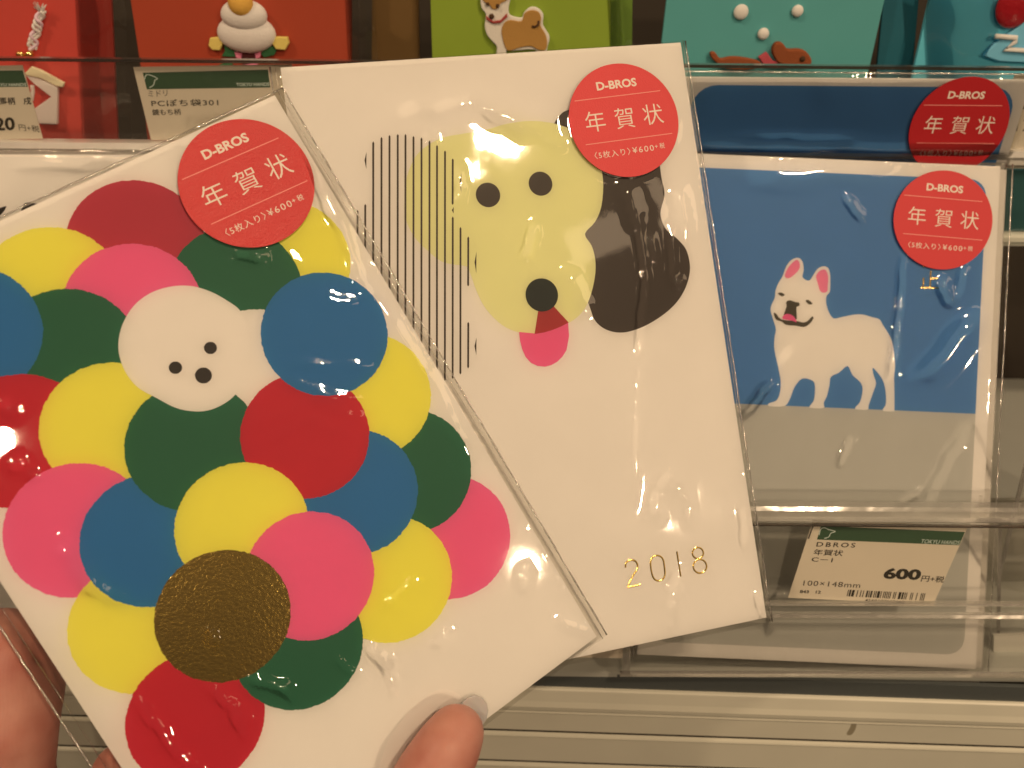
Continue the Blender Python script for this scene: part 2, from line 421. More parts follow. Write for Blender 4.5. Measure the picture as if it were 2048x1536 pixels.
link('dark_recess', slab([Vector((-260, b_.y)), Vector((330, b_.y)), Vector((330, a_.y)), Vector((-260, a_.y))], -3.2, -2.4), DARKM, shelf)
link('smudge', sheet([q for q in catmull(px(P0, [(1693, 1468), (1700, 1455), (1706, 1440), (1716, 1433), (1714, 1446), (1710, 1460), (1702, 1470)]), 3)], .02), paper('smudge_brown', (130, 106, 72), .8, rough=.6), shelf)

BACK = paper('back_board_brown', (44, 32, 20), .6, rough=.7)
bw = upright(1024, 600, 400)
link('back_board', slab([Vector((-420, -220)), Vector((420, -220)), Vector((420, 260)), Vector((-420, 260))], -4, 0), BACK, M=bw.M(), kind='structure')
# shelf floor on which the packs stand
fl = Plane(ray(1400, 1346, 252), RT, -_y * -1)
FLOORM = paper('shelf_floor_grey', (150, 130, 100), .7, rough=.3, spec=.6)
a0 = ray(1400, 1347, 258.9)
flp = Plane(a0, RT, _y)
link('shelf_floor', slab([Vector((-420, 0)), Vector((420, 0)), Vector((420, 170)), Vector((-420, 170))], -2, 0), FLOORM, M=flp.M(), kind='structure')

ACR = clear('clear_acrylic', tint=(.995, .993, .985), gain=.22, rough=.05, bumpd=.0001, bscale=25, base=.004, haze=.012)
ACRE = clear('acrylic_edge', tint=(.96, .955, .93), gain=1.3, rough=.14, bumpd=.0005, bscale=60, base=.07, haze=.17)
ACRD = clear('acrylic_dark_edge', tint=(.32, .25, .20), gain=1.6, rough=.2, bumpd=0, base=.03, haze=.03)
FROST = clear('frosted_acrylic', tint=(.75, .74, .70), gain=2.4, rough=.25, bumpd=.0006, bscale=35, base=.10, haze=.50)

# ================================================================== upper tier: envelopes behind a clear price lip
LIP = upright(1024, 135, 253)
lip = thing('price_lip', LIP, 'clear acrylic price lip of the upper tier with a bright bottom rail', 'acrylic rail')
def lp(pts): return px(LIP, pts)
link('panel', slab(lp([(-400, 113), (2600, 143), (2600, 300), (-400, 292)]), 0, .6), ACR, lip)
rail(LIP, 117, 137, [(.45, -1.0), (.45, 1.3), (-.45, 1.3), (-.45, -1.0)], ACRD, lip, name='top_edge')
rail(LIP, 281, 300, [(0, -2.5), (.2, 2.2), (-1.4, 3.2), (-2.4, 2.6), (-3.8, 2.8), (-4.4, .5), (-4.4, -2.5)], FROST, lip, name='bottom_rail')

G_ENV = 'small money envelopes standing in the upper tier'
ENV = upright(1024, 60, 268)
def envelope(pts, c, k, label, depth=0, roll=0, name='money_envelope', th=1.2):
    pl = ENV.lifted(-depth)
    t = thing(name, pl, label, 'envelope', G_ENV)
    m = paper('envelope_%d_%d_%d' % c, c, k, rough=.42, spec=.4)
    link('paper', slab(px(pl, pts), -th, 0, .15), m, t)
    return t, pl
# red envelope with the cord and house charm
K1 = .62
e1, p1 = envelope([(-260, -120), (210, -120), (222, 0), (236, 290), (240, 420), (-200, 420)], (158, 50, 34), K1, 'red money envelope with twisted cord, gold bells and a wooden house charm')
g = [(222, -60), (222, 0), (236, 290), (238, 330), (-200, 330), (-220, -60)]
def fold_film(parent, plane, xa, xb, y0, y1, h, n=16, mat=FILM, z=.5):
    """a sleeve edge that rises in a soft vertical fold"""
    a, b = plane.at(*xa), plane.at(*xb); bm = bmesh.new(); rows = []
    for j in range(25):
        t = j / 24; row = []
        for i in range(n + 1):
            s = i / n; xx = xa[0] + (xb[0] - xa[0]) * s; yy = y0 + (y1 - y0) * t
            q = plane.at(xx + (yy - y0) * .05, yy)
            row.append(bm.verts.new((q.x, q.y, z + h * math.sin(math.pi * s) ** 1.4 * (1 + .25 * noise.noise(Vector((s * 2, t * 5, h)))))))
        rows.append(row)
    for j in range(24):
        for i in range(n): bm.faces.new((rows[j][i], rows[j + 1][i], rows[j + 1][i + 1], rows[j][i + 1]))
    for f in bm.faces: f.smooth = True
    return link('plastic_sleeve', bm_mesh(bm, 'sleeve'), mat, parent)
fold_film(e1, p1, (150, 0), (250, 0), -40, 300, 1.8)
WOOD = paper('pale_wood', (216, 168, 92), .50, rough=.7, var=.12)
c3 = lambda pts: [(x / 3.413, y / 3.413) for x, y in pts]
link('charm_house', slab(px(p1, c3([(192, 505), (225, 500), (410, 590), (406, 838), (262, 832), (238, 742), (366, 652), (250, 562)])), .6, 1.9, .2), paper('pale_wood_face', (236, 188, 112), .5, rough=.7, var=.12), e1)
link('charm_roof', slab(px(p1, c3([(190, 490), (235, 445), (300, 470), (458, 556), (448, 585), (405, 578), (300, 525), (200, 505)])), 1.2, 2.2, .25), WOOD, e1)
link('charm_heart', slab(px(p1, c3([(225, 572), (250, 575), (255, 620), (245, 680), (225, 705), (220, 650), (232, 610)])), 1.6, 2.2, .2), paper('cream_charm', (212, 196, 150), K1), e1)
GB = gold('bell_gold'); GB.node_tree.nodes['Principled BSDF'].inputs['Base Color'].default_value = (.9, .66, .25, 1)
for x, y in ((165, 362), (228, 362)):
    q = p1.at(x / 3.413, y / 3.413); link('bell', ellipsoid((q.x, q.y, 2.4), 1.35, 1.25, 1.3), GB, e1, smooth=True)
CORDW = felt('cord_white', (226, 184, 172), .5); CORDR = felt('cord_red', (196, 130, 120), .55)
for s, m in ((0, CORDW), (math.pi, CORDR), (math.pi * .5, CORDW)):
    P = []
    for k in range(49):
        t = k / 48; q = p1.at((298 - 68 * t) / 3.413, (70 + 262 * t) / 3.413)
        P.append((q.x + 1.05 * math.sin(t * 13 + s), q.y, 1.6 + .6 * math.cos(t * 15 + s)))
    link('cord', tube(P, .52, 7), m, e1, smooth=True)
rnd = random.Random(4); bm = bmesh.new()
q0 = p1.at(300 / 3.413, 78 / 3.413)
for k in range(40):
    a = rnd.uniform(-.9, .9); L = rnd.uniform(1.6, 3.2); d = Vector((math.sin(a), math.cos(a), rnd.uniform(-.2, .4))) * L; s = Vector((.12, 0, .05))
    o = Vector((q0.x + rnd.uniform(-.5, .5), q0.y, 1.7)); bm.faces.new([bm.verts.new(v) for v in (o - s, o + s, o + d + s, o + d - s)])
tuft = link('cord_tuft', bm_mesh(bm, 'tuft'), CORDW, e1); tuft['kind'] = 'stuff'

# vermilion envelope with rice-cake ornament
e2, p2 = envelope([(250, -120), (700, -120), (703, 0), (703, 300), (300, 330), (281, 132), (261, 0)], (134, 46, 23), K1, 'vermilion money envelope with stacked white rice cakes topped by an orange')
fold_film(e2, p2, (690, 0), (748, 0), -40, 300, 1.6)
c4 = lambda pts: [(250 + x / 6.145, y / 6.145) for x, y in pts]
MOCHI = felt('mochi_felt', (206, 178, 148), .72)
def blobpx(pl, cx, cy, rx, ry, rz, z, name, mat, parent, sc=6.145, ox=250, oy=0):
    q = pl.at(ox + cx / sc, oy + cy / sc); k = pl.o.length / F / sc
    link(name, ellipsoid((q.x, q.y, z), rx * k, ry * k * 1.0, rz), mat, parent, smooth=True)
blobpx(p2, 1510, 400, 335, 212, 3.0, 1.5, 'rice_cake', MOCHI, e2)
blobpx(p2, 1490, 168, 262, 172, 3.0, 2.6, 'rice_cake', MOCHI, e2)
blobpx(p2, 1465, 5, 138, 150, 2.6, 4.2, 'orange', felt('orange_felt', (226, 132, 50), .75), e2)
YEL = felt('yellow_ribbon', (178, 140, 62), K1)
for pts in ([(1065, 455), (1200, 440), (1225, 520), (1185, 605), (1095, 600), (1045, 545)], [(1810, 500), (1870, 440), (2010, 445), (2030, 520), (1985, 600), (1870, 590)]):
    link('ribbon_bow', slab(px(p2, c4(pts)), .4, 2.0, .3), YEL, e2)
GRN = felt('leaf_green', (44, 72, 36), K1)
for pts in ([(1225, 545), (1300, 560), (1380, 620), (1370, 690), (1290, 690), (1200, 680), (1240, 620)], [(1670, 640), (1760, 560), (1830, 560), (1870, 620), (1840, 670), (1720, 700)], [(1170, 790), (1230, 770), (1330, 775), (1340, 830), (1150, 830)]):
    link('leaf', slab(px(p2, c4(pts)), .3, 1.3, .2), GRN, e2)
PNK = felt('pink_paper', (190, 90, 90), K1)
for pts in ([(1360, 625), (1450, 650), (1440, 720), (1380, 700)], [(1610, 650), (1690, 620), (1670, 700), (1620, 715)], [(1480, 790), (1580, 770), (1640, 780), (1600, 820), (1500, 820)]):
    link('folded_paper', slab(px(p2, c4(pts)), .3, 1.6, .2), PNK, e2)
link('stand', slab(px(p2, c4([(1440, 600), (1630, 600), (1620, 840), (1460, 840)])), .2, 1.0, .2), felt('stand_brown', (74, 34, 26), K1), e2)
# brown pack between, at the back of the tier
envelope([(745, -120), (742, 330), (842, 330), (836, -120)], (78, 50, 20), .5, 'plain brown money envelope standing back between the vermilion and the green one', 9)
# olive green envelope with the felt dog
e3, p3 = envelope([(858, -120), (861, 0), (870, 300), (1218, 300), (1222, 0), (1224, -120)], (110, 112, 28), K1, 'olive green money envelope with a tan and white felt dog')
fold_film(e3, p3, (1215, 0), (1262, 0), -40, 300, 1.4)
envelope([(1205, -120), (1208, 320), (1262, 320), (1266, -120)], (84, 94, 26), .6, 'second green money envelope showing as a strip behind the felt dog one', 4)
c8 = lambda pts: [(850 + x / 4.096, y / 4.096) for x, y in pts]
WF = felt('dog_white_felt', (196, 158, 122), .66); TF = felt('dog_tan_felt', (144, 94, 40), .66)
link('dog_outline', slab(px(p3, [tuple(q) for q in catmull(c8([(455, -30), (465, 60), (500, 110), (490, 200), (510, 280), (560, 340), (590, 380), (585, 470), (660, 470), (670, 410), (720, 410), (900, 400), (930, 470), (1000, 470), (1000, 390), (1020, 300), (990, 240), (965, 190), (968, 110), (920, 60), (860, 55), (810, 100), (790, 140), (700, 120), (685, 60), (700, -30), (660, -90), (480, -90)]), 3)]), .3, 1.6, .3), WF, e3)
link('dog_coat', slab(px(p3, [tuple(q) for q in catmull(c8([(650, 180), (700, 155), (790, 165), (815, 100), (870, 75), (930, 90), (950, 140), (945, 200), (985, 270), (1000, 340), (985, 400), (930, 400), (870, 370), (780, 380), (720, 400), (670, 400), (640, 320), (628, 240)]), 3)]), 1.6, 2.0, .2), TF, e3)
link('dog_forehead', slab(px(p3, [tuple(q) for q in catmull(c8([(480, -30), (490, 10), (530, 30), (555, 65), (600, 60), (620, 20), (660, 0), (680, -30), (600, -70)]), 3)]), 1.6, 2.0, .15), TF, e3)
link('dog_collar', slab(px(p3, c8([(500, 120), (560, 165), (620, 155), (672, 100), (676, 130), (620, 178), (560, 182), (505, 150)])), 1.6, 2.2, .15), felt('collar_red', (128, 48, 36), K1), e3)
DKB = felt('dark_felt', (62, 38, 20), K1)
for x, y, r in ((547, 125, 20), (515, 25, 13), (597, 38, 14)):
    blobpx(p3, x, y, r, r, .5, 2.1, 'dog_nose' if r == 20 else 'dog_eye', DKB, e3, 4.096, 850)
q = [p3.at(*a) for a in c8([(930, 160), (925, 195), (900, 210), (875, 205)])]
link('tail_curl', tube([(v.x, v.y, 2.1) for v in q], .35, 6), DKB, e3, smooth=True)
# teal envelope with snow dots and brown dog
e4, p4 = envelope([(1352, -120), (1333, 0), (1318, 130), (1305, 300), (1700, 300), (1740, 130), (1769, 0), (1790, -120)], (70, 112, 92), K1, 'teal money envelope with white snow dots and a brown felt dog')
c7 = lambda pts: [(1300 + x / 2.738, y / 2.738) for x, y in pts]
SNOW = felt('snow_felt', (200, 180, 142), .66)
for x, y, r in ((496, 64, 37), (805, 58, 29), (618, 183, 29)):
    blobpx(p4, x, y, r, r, 1.0, .6, 'snow_dot', SNOW, e4, 2.738, 1300)
BRF = felt('dog_brown_felt', (112, 52, 24), .6)
link('dog_body', slab(px(p4, [tuple(q) for q in catmull(c7([(325, 285), (350, 280), (380, 315), (440, 305), (520, 312), (600, 335), (560, 372), (420, 372), (370, 345), (335, 315)]), 3)]), .3, 2.0, .4), BRF, e4)
link('dog_head', slab(px(p4, [tuple(q) for q in catmull(c7([(662, 265), (680, 230), (715, 228), (745, 262), (800, 262), (845, 275), (875, 325), (850, 352), (760, 350), (700, 340), (672, 305)]), 3)]), .3, 2.6, .5), BRF, e4)
link('dog_scarf', slab(px(p4, c7([(590, 308), (632, 280), (668, 330), (740, 330), (750, 372), (620, 360)])), .3, 1.8, .3), felt('scarf_red', (150, 56, 50), K1), e4)
blobpx(p4, 822, 312, 14, 14, .5, 2.8, 'dog_eye', DKB, e4, 2.738, 1300)
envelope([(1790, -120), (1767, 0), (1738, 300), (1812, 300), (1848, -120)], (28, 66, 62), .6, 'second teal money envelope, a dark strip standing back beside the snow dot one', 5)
# pale teal envelope with mountain and red sun
e5, p5 = envelope([(1885, -120), (1859, 0), (1831, 124), (1795, 300), (2300, 300), (2300, -120)], (78, 134, 132), K1, 'pale teal money envelope with a snowy blue mountain and a shiny red sun')
fold_film(e5, p5, (1845, 0), (1990, 0), -40, 300, 2.2)
link('mountain', slab(px(p5, c7([(1815, 300), (1870, 240), (2048, 110), (2300, 60), (2500, 320), (2200, 345), (1900, 330)])), .3, 1.6, .3), paper('mountain_blue', (92, 128, 142), K1), e5)
link('snow_cap', tube([(v.x, v.y, 1.9) for v in [p5.at(*a) for a in c7([(1875, 192), (1990, 200), (1985, 222), (1925, 262), (2060, 272)])]], .75, 8), SNOW, e5, smooth=True)
SUNR = paper('red_glitter', (132, 14, 16), .7, rough=.2, spec=.8, grain=.0012, bump=.9)
blobpx(p5, 1990, 30, 95, 105, 1.6, 1.2, 'sun', SUNR, e5, 2.738, 1300)

# ================================================================== price tags
TAGW = paper('tag_paper', (198, 164, 122), .86, rough=.5)
TAGG = paper('tag_green', (46, 62, 34), .80, rough=.45)
TAGL = paper('tag_pale_ink', (190, 182, 140), .85)
INK = paper('tag_black_ink', (36, 27, 16), .85)
G_TAG = 'shop price tags in the clear rails'
def price_tag(pl, out, band, label, sc, ox, oy, texts, logo=None, bars=None):
    cv = lambda p: (ox + p[0] / sc, oy + p[1] / sc)
    t = thing('price_tag', pl, label, 'price tag', G_TAG)
    link('tag_card', slab(px(pl, [cv(p) for p in out]), -.25, 0), TAGW, t)
    link('header_band', sheet(px(pl, [cv(p) for p in band]), .02), TAGG, t)
    if logo: link('logo', ribbon([q for q in catmull(px(pl, [cv(p) for p in logo]), 4, False)], .22, .04, .004), TAGL, t)
    for body, BL, BR, TL, k in texts:
        mt = k.pop('mat', INK); text_px(pl, body, cv(BL), cv(BR), cv(TL), .05, mt, t, **k)
    if bars:
        (bl, br, tl, tr), pat = bars; P = [Vector(pl.at(*cv(p))[:2]) for p in (bl, br, tl, tr)]
        tot = sum(pat); bm = bmesh.new(); s = 0
        for i, w in enumerate(pat):
            a, b = s / tot, (s + w) / tot; s += w
            if i % 2 == 0:
                q = [P[0].lerp(P[1], a), P[0].lerp(P[1], b), P[2].lerp(P[3], b), P[2].lerp(P[3], a)]
                bm.faces.new([bm.verts.new((v.x, v.y, .05)) for v in q])
        bmesh.ops.recalc_face_normals(bm, faces=bm.faces)
        link('barcode', bm_mesh(bm, 'barcode'), INK, t)
    return t
TAGP = LIP.lifted(-.9)
price_tag(TAGP, [(100, 825), (2050, 790), (2120, 1700), (320, 1722)], [(218, 893), (1757, 855), (1785, 1075), (268, 1098)],
          'price tag with three short lines of text, below the vermilion envelope', 6.145, 250, 0,
          [('TOKYU HANDS', (1375, 1060), (1780, 1055), (1365, 1018), dict(offset=.02, shear=.2, mat=TAGL)),
           ('ミドリ', (290, 1190), (525, 1180), (283, 1115), {}),
           ('PCぽち袋301', (328, 1310), (1150, 1298), (318, 1225), dict(offset=.008, space=1.1)),
           ('鏡もち柄', (338, 1418), (688, 1412), (330, 1342), dict(offset=.008))],
          logo=[(240, 975), (262, 920), (320, 925), (400, 965), (368, 985), (350, 1045), (300, 1075)])
price_tag(TAGP, [(-900, 470), (152, 445), (292, 948), (-850, 960)], [(-800, 490), (155, 480), (190, 592), (-780, 603)],
          'price tag cut by the left picture edge, showing a large 20, beside the house charm', 3.413, 0, 0,
          [('TOKYU HANDS', (-70, 590), (184, 588), (-76, 568), dict(offset=.02, shear=.2, mat=TAGL)),
           ('絵馬柄　戌', (-55, 716), (216, 714), (-62, 664), dict(offset=.02)),
           ('20', (-30, 893), (106, 889), (-40, 803), dict(offset=.03)),
           ('円+税', (132, 890), (272, 903), (124, 845), {})])
price_tag(TAGP, [(2030, 150), (2300, 150), (2260, 337), (1960, 337)], [(2110, 160), (2290, 160), (2285, 185), (2100, 185)],
          'price tag at the right picture edge beside the upper blue postcard pack', 1, 0, 0,
          [('名', (2038, 218), (2062, 218), (2042, 194), dict(offset=.02)), ('12', (2030, 262), (2062, 262), (2034, 236), {}),
           ('24  et', (1985, 322), (2046, 322), (1988, 313), dict(offset=.03))])

# ================================================================== postcard packs standing in the rack
G_RACK = 'packs of postcards standing in the rack'
G_PACK = 'sealed packs of postcards'
def pack(plane, label, Wd=100, Hd=148, n=5, group=G_RACK, mat=WHITE, t=.25):
    th = thing('postcard_pack', plane, label, 'postcard pack', group)
    for i in range(n):
        jx = random.uniform(-.12, .12) if i else 0; jy = random.uniform(-.12, .12) if i else 0
        z = -i * (t + .03)
        link('postcard', slab([Vector((-Wd / 2 + jx, -Hd / 2 + jy)), Vector((Wd / 2 + jx, -Hd / 2 + jy)), Vector((Wd / 2 + jx, Hd / 2 + jy)), Vector((-Wd / 2 + jx, Hd / 2 + jy))], z - t, z), mat, th)
    return th
random.seed(2)
BLUE = paper('printed_blue', (66, 103, 122), .88, rough=.5)
GREY = paper('printed_grey', (172, 149, 118), .88, rough=.6)
DOGW = paper('printed_dog_white', (218, 186, 146), .9)
DOGD = paper('printed_dog_dark', (66, 52, 34), .9)
DOGP = paper('printed_dog_pink', (236, 108, 112), .95)
# front pack: fitted pose
R1 = fitted((-.0115, .0012, -.0425), (90.1041, -8.0476, 257.396))
r1 = pack(R1, 'blue and grey postcard pack with a smiling white dog, front one in the rack')
def half_round(x0, y0, x1, y1, r, top):
    pts = rrect(x0, y0, x1, y1, r)
    n = 7
    if top: return pts[:14] + [Vector((x0, y0)), Vector((x1, y0))]
    return [Vector((x1, y1)), Vector((x0, y1))] + pts[14:]
ysplit = R1.at(1700, 817).y
link('sky_print', sheet(half_round(-46.2, ysplit, 46.2, 70, 5, True), .02), BLUE, r1)
link('ground_print', sheet(half_round(-46.2, -70, 46.2, ysplit, 5, False), .03), GREY, r1)
c9 = lambda pts: [(1500 + x / 4.151, 480 + y / 4.151) for x, y in pts]
dog = [(235, 360), (270, 300), (300, 220), (345, 165), (400, 148), (435, 180), (445, 250), (435, 305), (465, 332), (495, 335), (520, 300), (560, 240), (610, 218), (650, 235), (665, 290), (666, 360), (662, 430), (635, 465), (632, 520), (650, 590), (692, 650), (760, 640), (850, 622), (930, 618), (1010, 640), (1075, 660), (1105, 710), (1150, 780), (1180, 850), (1195, 940), (1203, 1040), (1195, 1130), (1198, 1260), (1198, 1400), (1190, 1422), (1110, 1420), (1105, 1400), (1128, 1360), (1125, 1250), (1100, 1160), (1050, 1090), (1018, 1062), (1025, 1120), (1045, 1190), (1020, 1270), (985, 1370), (975, 1408), (880, 1405), (878, 1385), (915, 1340), (935, 1240), (915, 1180), (850, 1120), (810, 1045), (740, 1100), (672, 1135), (660, 1200), (640, 1290), (612, 1350), (608, 1395), (500, 1393), (498, 1375), (530, 1330), (540, 1240), (525, 1172), (435, 1150), (370, 1220), (330, 1320), (285, 1378), (160, 1378), (158, 1355), (215, 1335), (245, 1280), (255, 1180), (235, 1060), (212, 960), (200, 880), (205, 800), (215, 740), (195, 670), (172, 590), (178, 540), (205, 480), (212, 420)]
link('dog_print', sheet([q for q in catmull(px(R1, c9(dog)), 3)], .05), DOGW, r1)
for pts, nm in (([(288, 300), (310, 240), (350, 190), (390, 165), (412, 195), (408, 240), (370, 285), (320, 318)], 'ear_print'), ([(548, 300), (580, 255), (625, 248), (648, 300), (645, 380), (640, 425), (610, 438), (580, 420), (565, 370)], 'ear_print')):
    link(nm, sheet([q for q in catmull(px(R1, c9(pts)), 4)], .07), DOGP, r1)
for pts, nm in (([(230, 445), (258, 436), (288, 455), (262, 468)], 'eye_print'), ([(460, 505), (485, 498), (518, 528), (490, 535)], 'eye_print'),
                ([(300, 515), (330, 500), (375, 515), (405, 520), (410, 545), (385, 560), (388, 630), (378, 660), (285, 640), (290, 590), (303, 550)], 'muzzle_print'),
                ([(196, 610), (215, 610), (262, 660), (385, 672), (440, 685), (480, 670), (515, 635), (526, 650), (500, 690), (450, 722), (380, 712), (300, 705), (262, 678), (215, 660)], 'mouth_print')):
    link(nm, sheet([q for q in catmull(px(R1, c9(pts)), 3)], .08), DOGD, r1)
link('tongue_print', sheet([q for q in catmull(px(R1, c9([(266, 650), (290, 618), (335, 618), (370, 645), (386, 682), (350, 670), (300, 662)])), 4)], .10), paper('printed_tongue', (232, 80, 104)), r1)
GF = gold('foil_gold')
GL = MATS['foil_line'] = gold('foil_line_'); GL.node_tree.nodes['Principled BSDF'].inputs['Base Color'].default_value = (.78, .56, .2, 1)
cg = lambda p: R1.at(1350 + p[0] / 2.792, 450 + p[1] / 2.792)
for a, b in (((1428, 255), (1424, 350)), ((1430, 300), (1466, 298)), ((1388, 295), (1385, 350)), ((1372, 349), (1472, 352)), ((1385, 232), (1470, 232))):
    link('foil_character', ribbon([cg(a).to_2d(), cg(b).to_2d()], .45, .05, .03), GL, r1)
STR1 = (R1.at(1883, 441).x, R1.at(1883, 441).y)
REDB = paper('sticker_red_rack', (196, 44, 38), .95, rough=.5)
sticker(r1, R1, STR1, 14.45, math.radians(-2.4), .8, REDB)
film(r1, 100, 148, (1.2, 4.0, 1.0, 2.0), R1, creases=[
    (1500, 345, 1760, 352, 3.5, .4), (1500, 372, 1640, 376, 2.2, .15),
    (1810, 520, 1795, 680, 1.3, .45), (1795, 680, 1780, 760, 1.2, .35), (1690, 395, 1725, 440, .9, .35), (1480, 760, 1560, 700, 1.3, -.6), (1490, 830, 1540, 770, 1.2, .7),
    (1960, 640, 1840, 760, 3.5, .6), (1880, 560, 1905, 610, 1.6, .5), (1930, 540, 1915, 600, 1.3, .4), (1700, 880, 1680, 930, .9, .4),
    (1560, 1190, 1540, 1260, 1.2, .5), (1840, 980, 1800, 1005, 1.0, .5), (1850, 1030, 1940, 860, 3, .4)], seed=3, amp=.2, boost=2.2, weld=('r', 'l'))
# its neighbours behind in the same pocket
R1b = Plane(R1.o + R1.u * 3.1 - R1.n * 2.2 - R1.v * .3, R1.u, R1.v)
pack(R1b, 'white postcard pack directly behind the smiling white dog pack, only its right edge showing', n=3)
# upper pack leaning upright
RB = upright(1715, 158, 251.5, 0, math.radians(-.2))
rb_o = RB.o + RB.u * 0 - RB.v * 74
RBp = Plane(rb_o, RB.u, RB.v)
rb = pack(RBp, 'blue postcard pack with a round red sticker, standing behind and above the dog one', Hd=148)
link('sky_print', sheet(half_round(-47.0, -20, 47.0, 72.0, 7, True), .03), BLUE, rb)
c6 = RBp.at(1915, 252)
sticker(rb, RBp, (c6.x, c6.y), 14.3, 0, .8, paper('sticker_red_back', (168, 26, 24), .95, rough=.5))
film(rb, 100, 148, (1.2, 2.2, 1.6, 2), RBp, creases=[(1350, 290, 2000, 300, 2.2, .5), (1500, 270, 1700, 274, 1.0, .3), (1520, 288, 1660, 292, .7, .25)], seed=7, amp=.15, boost=2.0, weld=('t',))
# left pocket: white pack with black brush marks
RL = Plane(ray(140, 740, 262), Vector((1, -.003, 0)), Vector((0, 1, .08)))
top = RL.at(140, 309).y
RLp = Plane(RL.o + RL.v * (top - 74), RL.u, RL.v)
rl = pack(RLp, 'white postcard pack with black brush marks, at the left under the clear rail', group=G_RACK)
for pts in ([(-20, 452), (0, 432), (10, 420), (13, 412), (5, 414), (-25, 425), (-60, 470), (-40, 480)], [(43, 417), (50, 406), (64, 405), (90, 412), (100, 440), (60, 460), (40, 440)], [(-120, 520), (-60, 560), (-40, 640), (-100, 700), (-160, 620)]):
    link('brush_print', sheet(px(RLp, pts), .03), BLACK, rl)
film(rl, 100, 148, (2, 2, 1.5, 2), RLp, creases=[(150, 318, 330, 322, 1.5, .5), (60, 330, 320, 336, 1.2, .3)], seed=11, amp=.12)
# middle pocket pack: only its foot is seen under the held packs
RM = Plane(ray(895, 820, 262), Vector((1, -.003, 0)), Vector((0, 1, .02)))
bot = RM.at(1000, 1333); rx = RM.at(1243, 1330)
RMp = Plane(RM.o + RM.v * (bot.y + 74) + RM.u * (rx.x - 50), RM.u, RM.v)
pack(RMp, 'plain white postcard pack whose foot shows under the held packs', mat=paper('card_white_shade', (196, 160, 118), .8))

# ================================================================== lower pocket in clear acrylic with its price tag
PK = upright(1750, 1130, 240, math.radians(-16), 0)      # the slanted price lip
pk = thing('price_lip', PK, 'slanted clear acrylic price lip across the white dog postcard pack', 'acrylic rail')
link('panel', slab(px(PK, [(1225, 1038), (2700, 1060), (2700, 1222), (1225, 1210)]), 0, .7), ACR, pk)
rail(PK, 1003, 1014, [(0, -3.0), (0, .6), (-1.0, 1.2), (-4.0, 1.2), (-4.6, .5), (-4.6, -3.0)], ACRE, pk, x0=1225, x1=2700, name='top_rail')
rail(PK, 1035, 1052, [(.18, -.3), (.18, 1.1), (-.18, 1.1), (-.18, -.3)], ACRD, pk, x0=1225, x1=2700, name='panel_edge')
rail(PK, 1199, 1206, [(.3, -.4), (.3, 1.0), (-.4, 1.2), (-.4, -.4)], ACRE, pk, x0=1225, x1=2700, name='bottom_rail')
rail(PK, 1219, 1229, [(.3, -.6), (.3, 1.0), (-.6, 1.4), (-.6, -.6)], ACRE, pk, x0=1225, x1=2700, name='bottom_rail')
price_tag(PK.lifted(-.7), [(315, 82), (1590, 130), (1302, 778), (107, 722)], [(378, 130), (1563, 180), (1515, 290), (345, 243)],
          'price tag showing a large 600 and a barcode, in the slanted clear lip', 4.112, 1550, 1020,
          [('TOKYU HANDS', (1198, 272), (1515, 285), (1208, 240), dict(offset=.0, shear=.15, mat=TAGL)),
           ('DBROS', (337, 300), (655, 309), (347, 262), dict(space=1.35, offset=.014)),
           ('年賀状', (312, 370), (553, 379), (324, 320), dict(offset=.01)),
           ('C－1', (297, 422), (470, 430), (305, 388), dict(offset=.014)),
           ('600', (885, 565), (1190, 578), (905, 473), dict(offset=.045)),
           ('円+税', (1197, 588), (1383, 598), (1212, 535), dict(offset=.012)),
           ('100×148mm', (230, 620), (697, 640), (238, 578), dict(space=1.1)),
           ('843   12', (202, 683), (375, 688), (206, 658), dict(offset=.03)),
           ('4560107662663', (737, 750), (1058, 765), (743, 730), dict(offset=.01))],
          logo=[(362, 205), (375, 160), (405, 145), (440, 160), (496, 176), (460, 190), (440, 222), (405, 232)],
          bars=(((588, 708), (1222, 744), (602, 655), (1237, 685)), [1, 1, 2, 1, 3, 3, 1, 3, 1, 2, 1, 3, 2, 1, 1, 1, 2, 2, 1, 1, 1, 1, 3, 1, 1, 2, 1, 1, 1, 1, 1, 1, 1, 1, 1, 3, 1, 1, 1, 3, 3, 1, 2, 1, 1, 1, 1, 4, 1, 1, 1, 4, 1, 4, 1, 1, 1, 1, 1]))
link('tick_mark', ribbon(px(PK, [(1626.5, 1052), (1617, 1078)]), .35, -.1, .02), BLACK, pk)
PF = upright(1750, 1290, 247)
pf = thing('clear_sheet', PF, 'clear acrylic pocket front under the slanted price lip', 'acrylic sheet')
link('panel', slab(px(PF, [(1262, 1232), (2700, 1240), (2700, 1352), (1255, 1346)]), 0, 1.0), ACR, pf)
rail(PF, 1338, 1343, [(0, 0), (0, 1.2), (-1.0, 1.4), (-1.4, 0)], ACRE, pf, x0=1240, x1=2700, name='foot')
link('left_edge', slab(px(PF, [(1246, 1240), (1261, 1240), (1259, 1346), (1244, 1346)]), -10, 1.2), ACRE, pf)
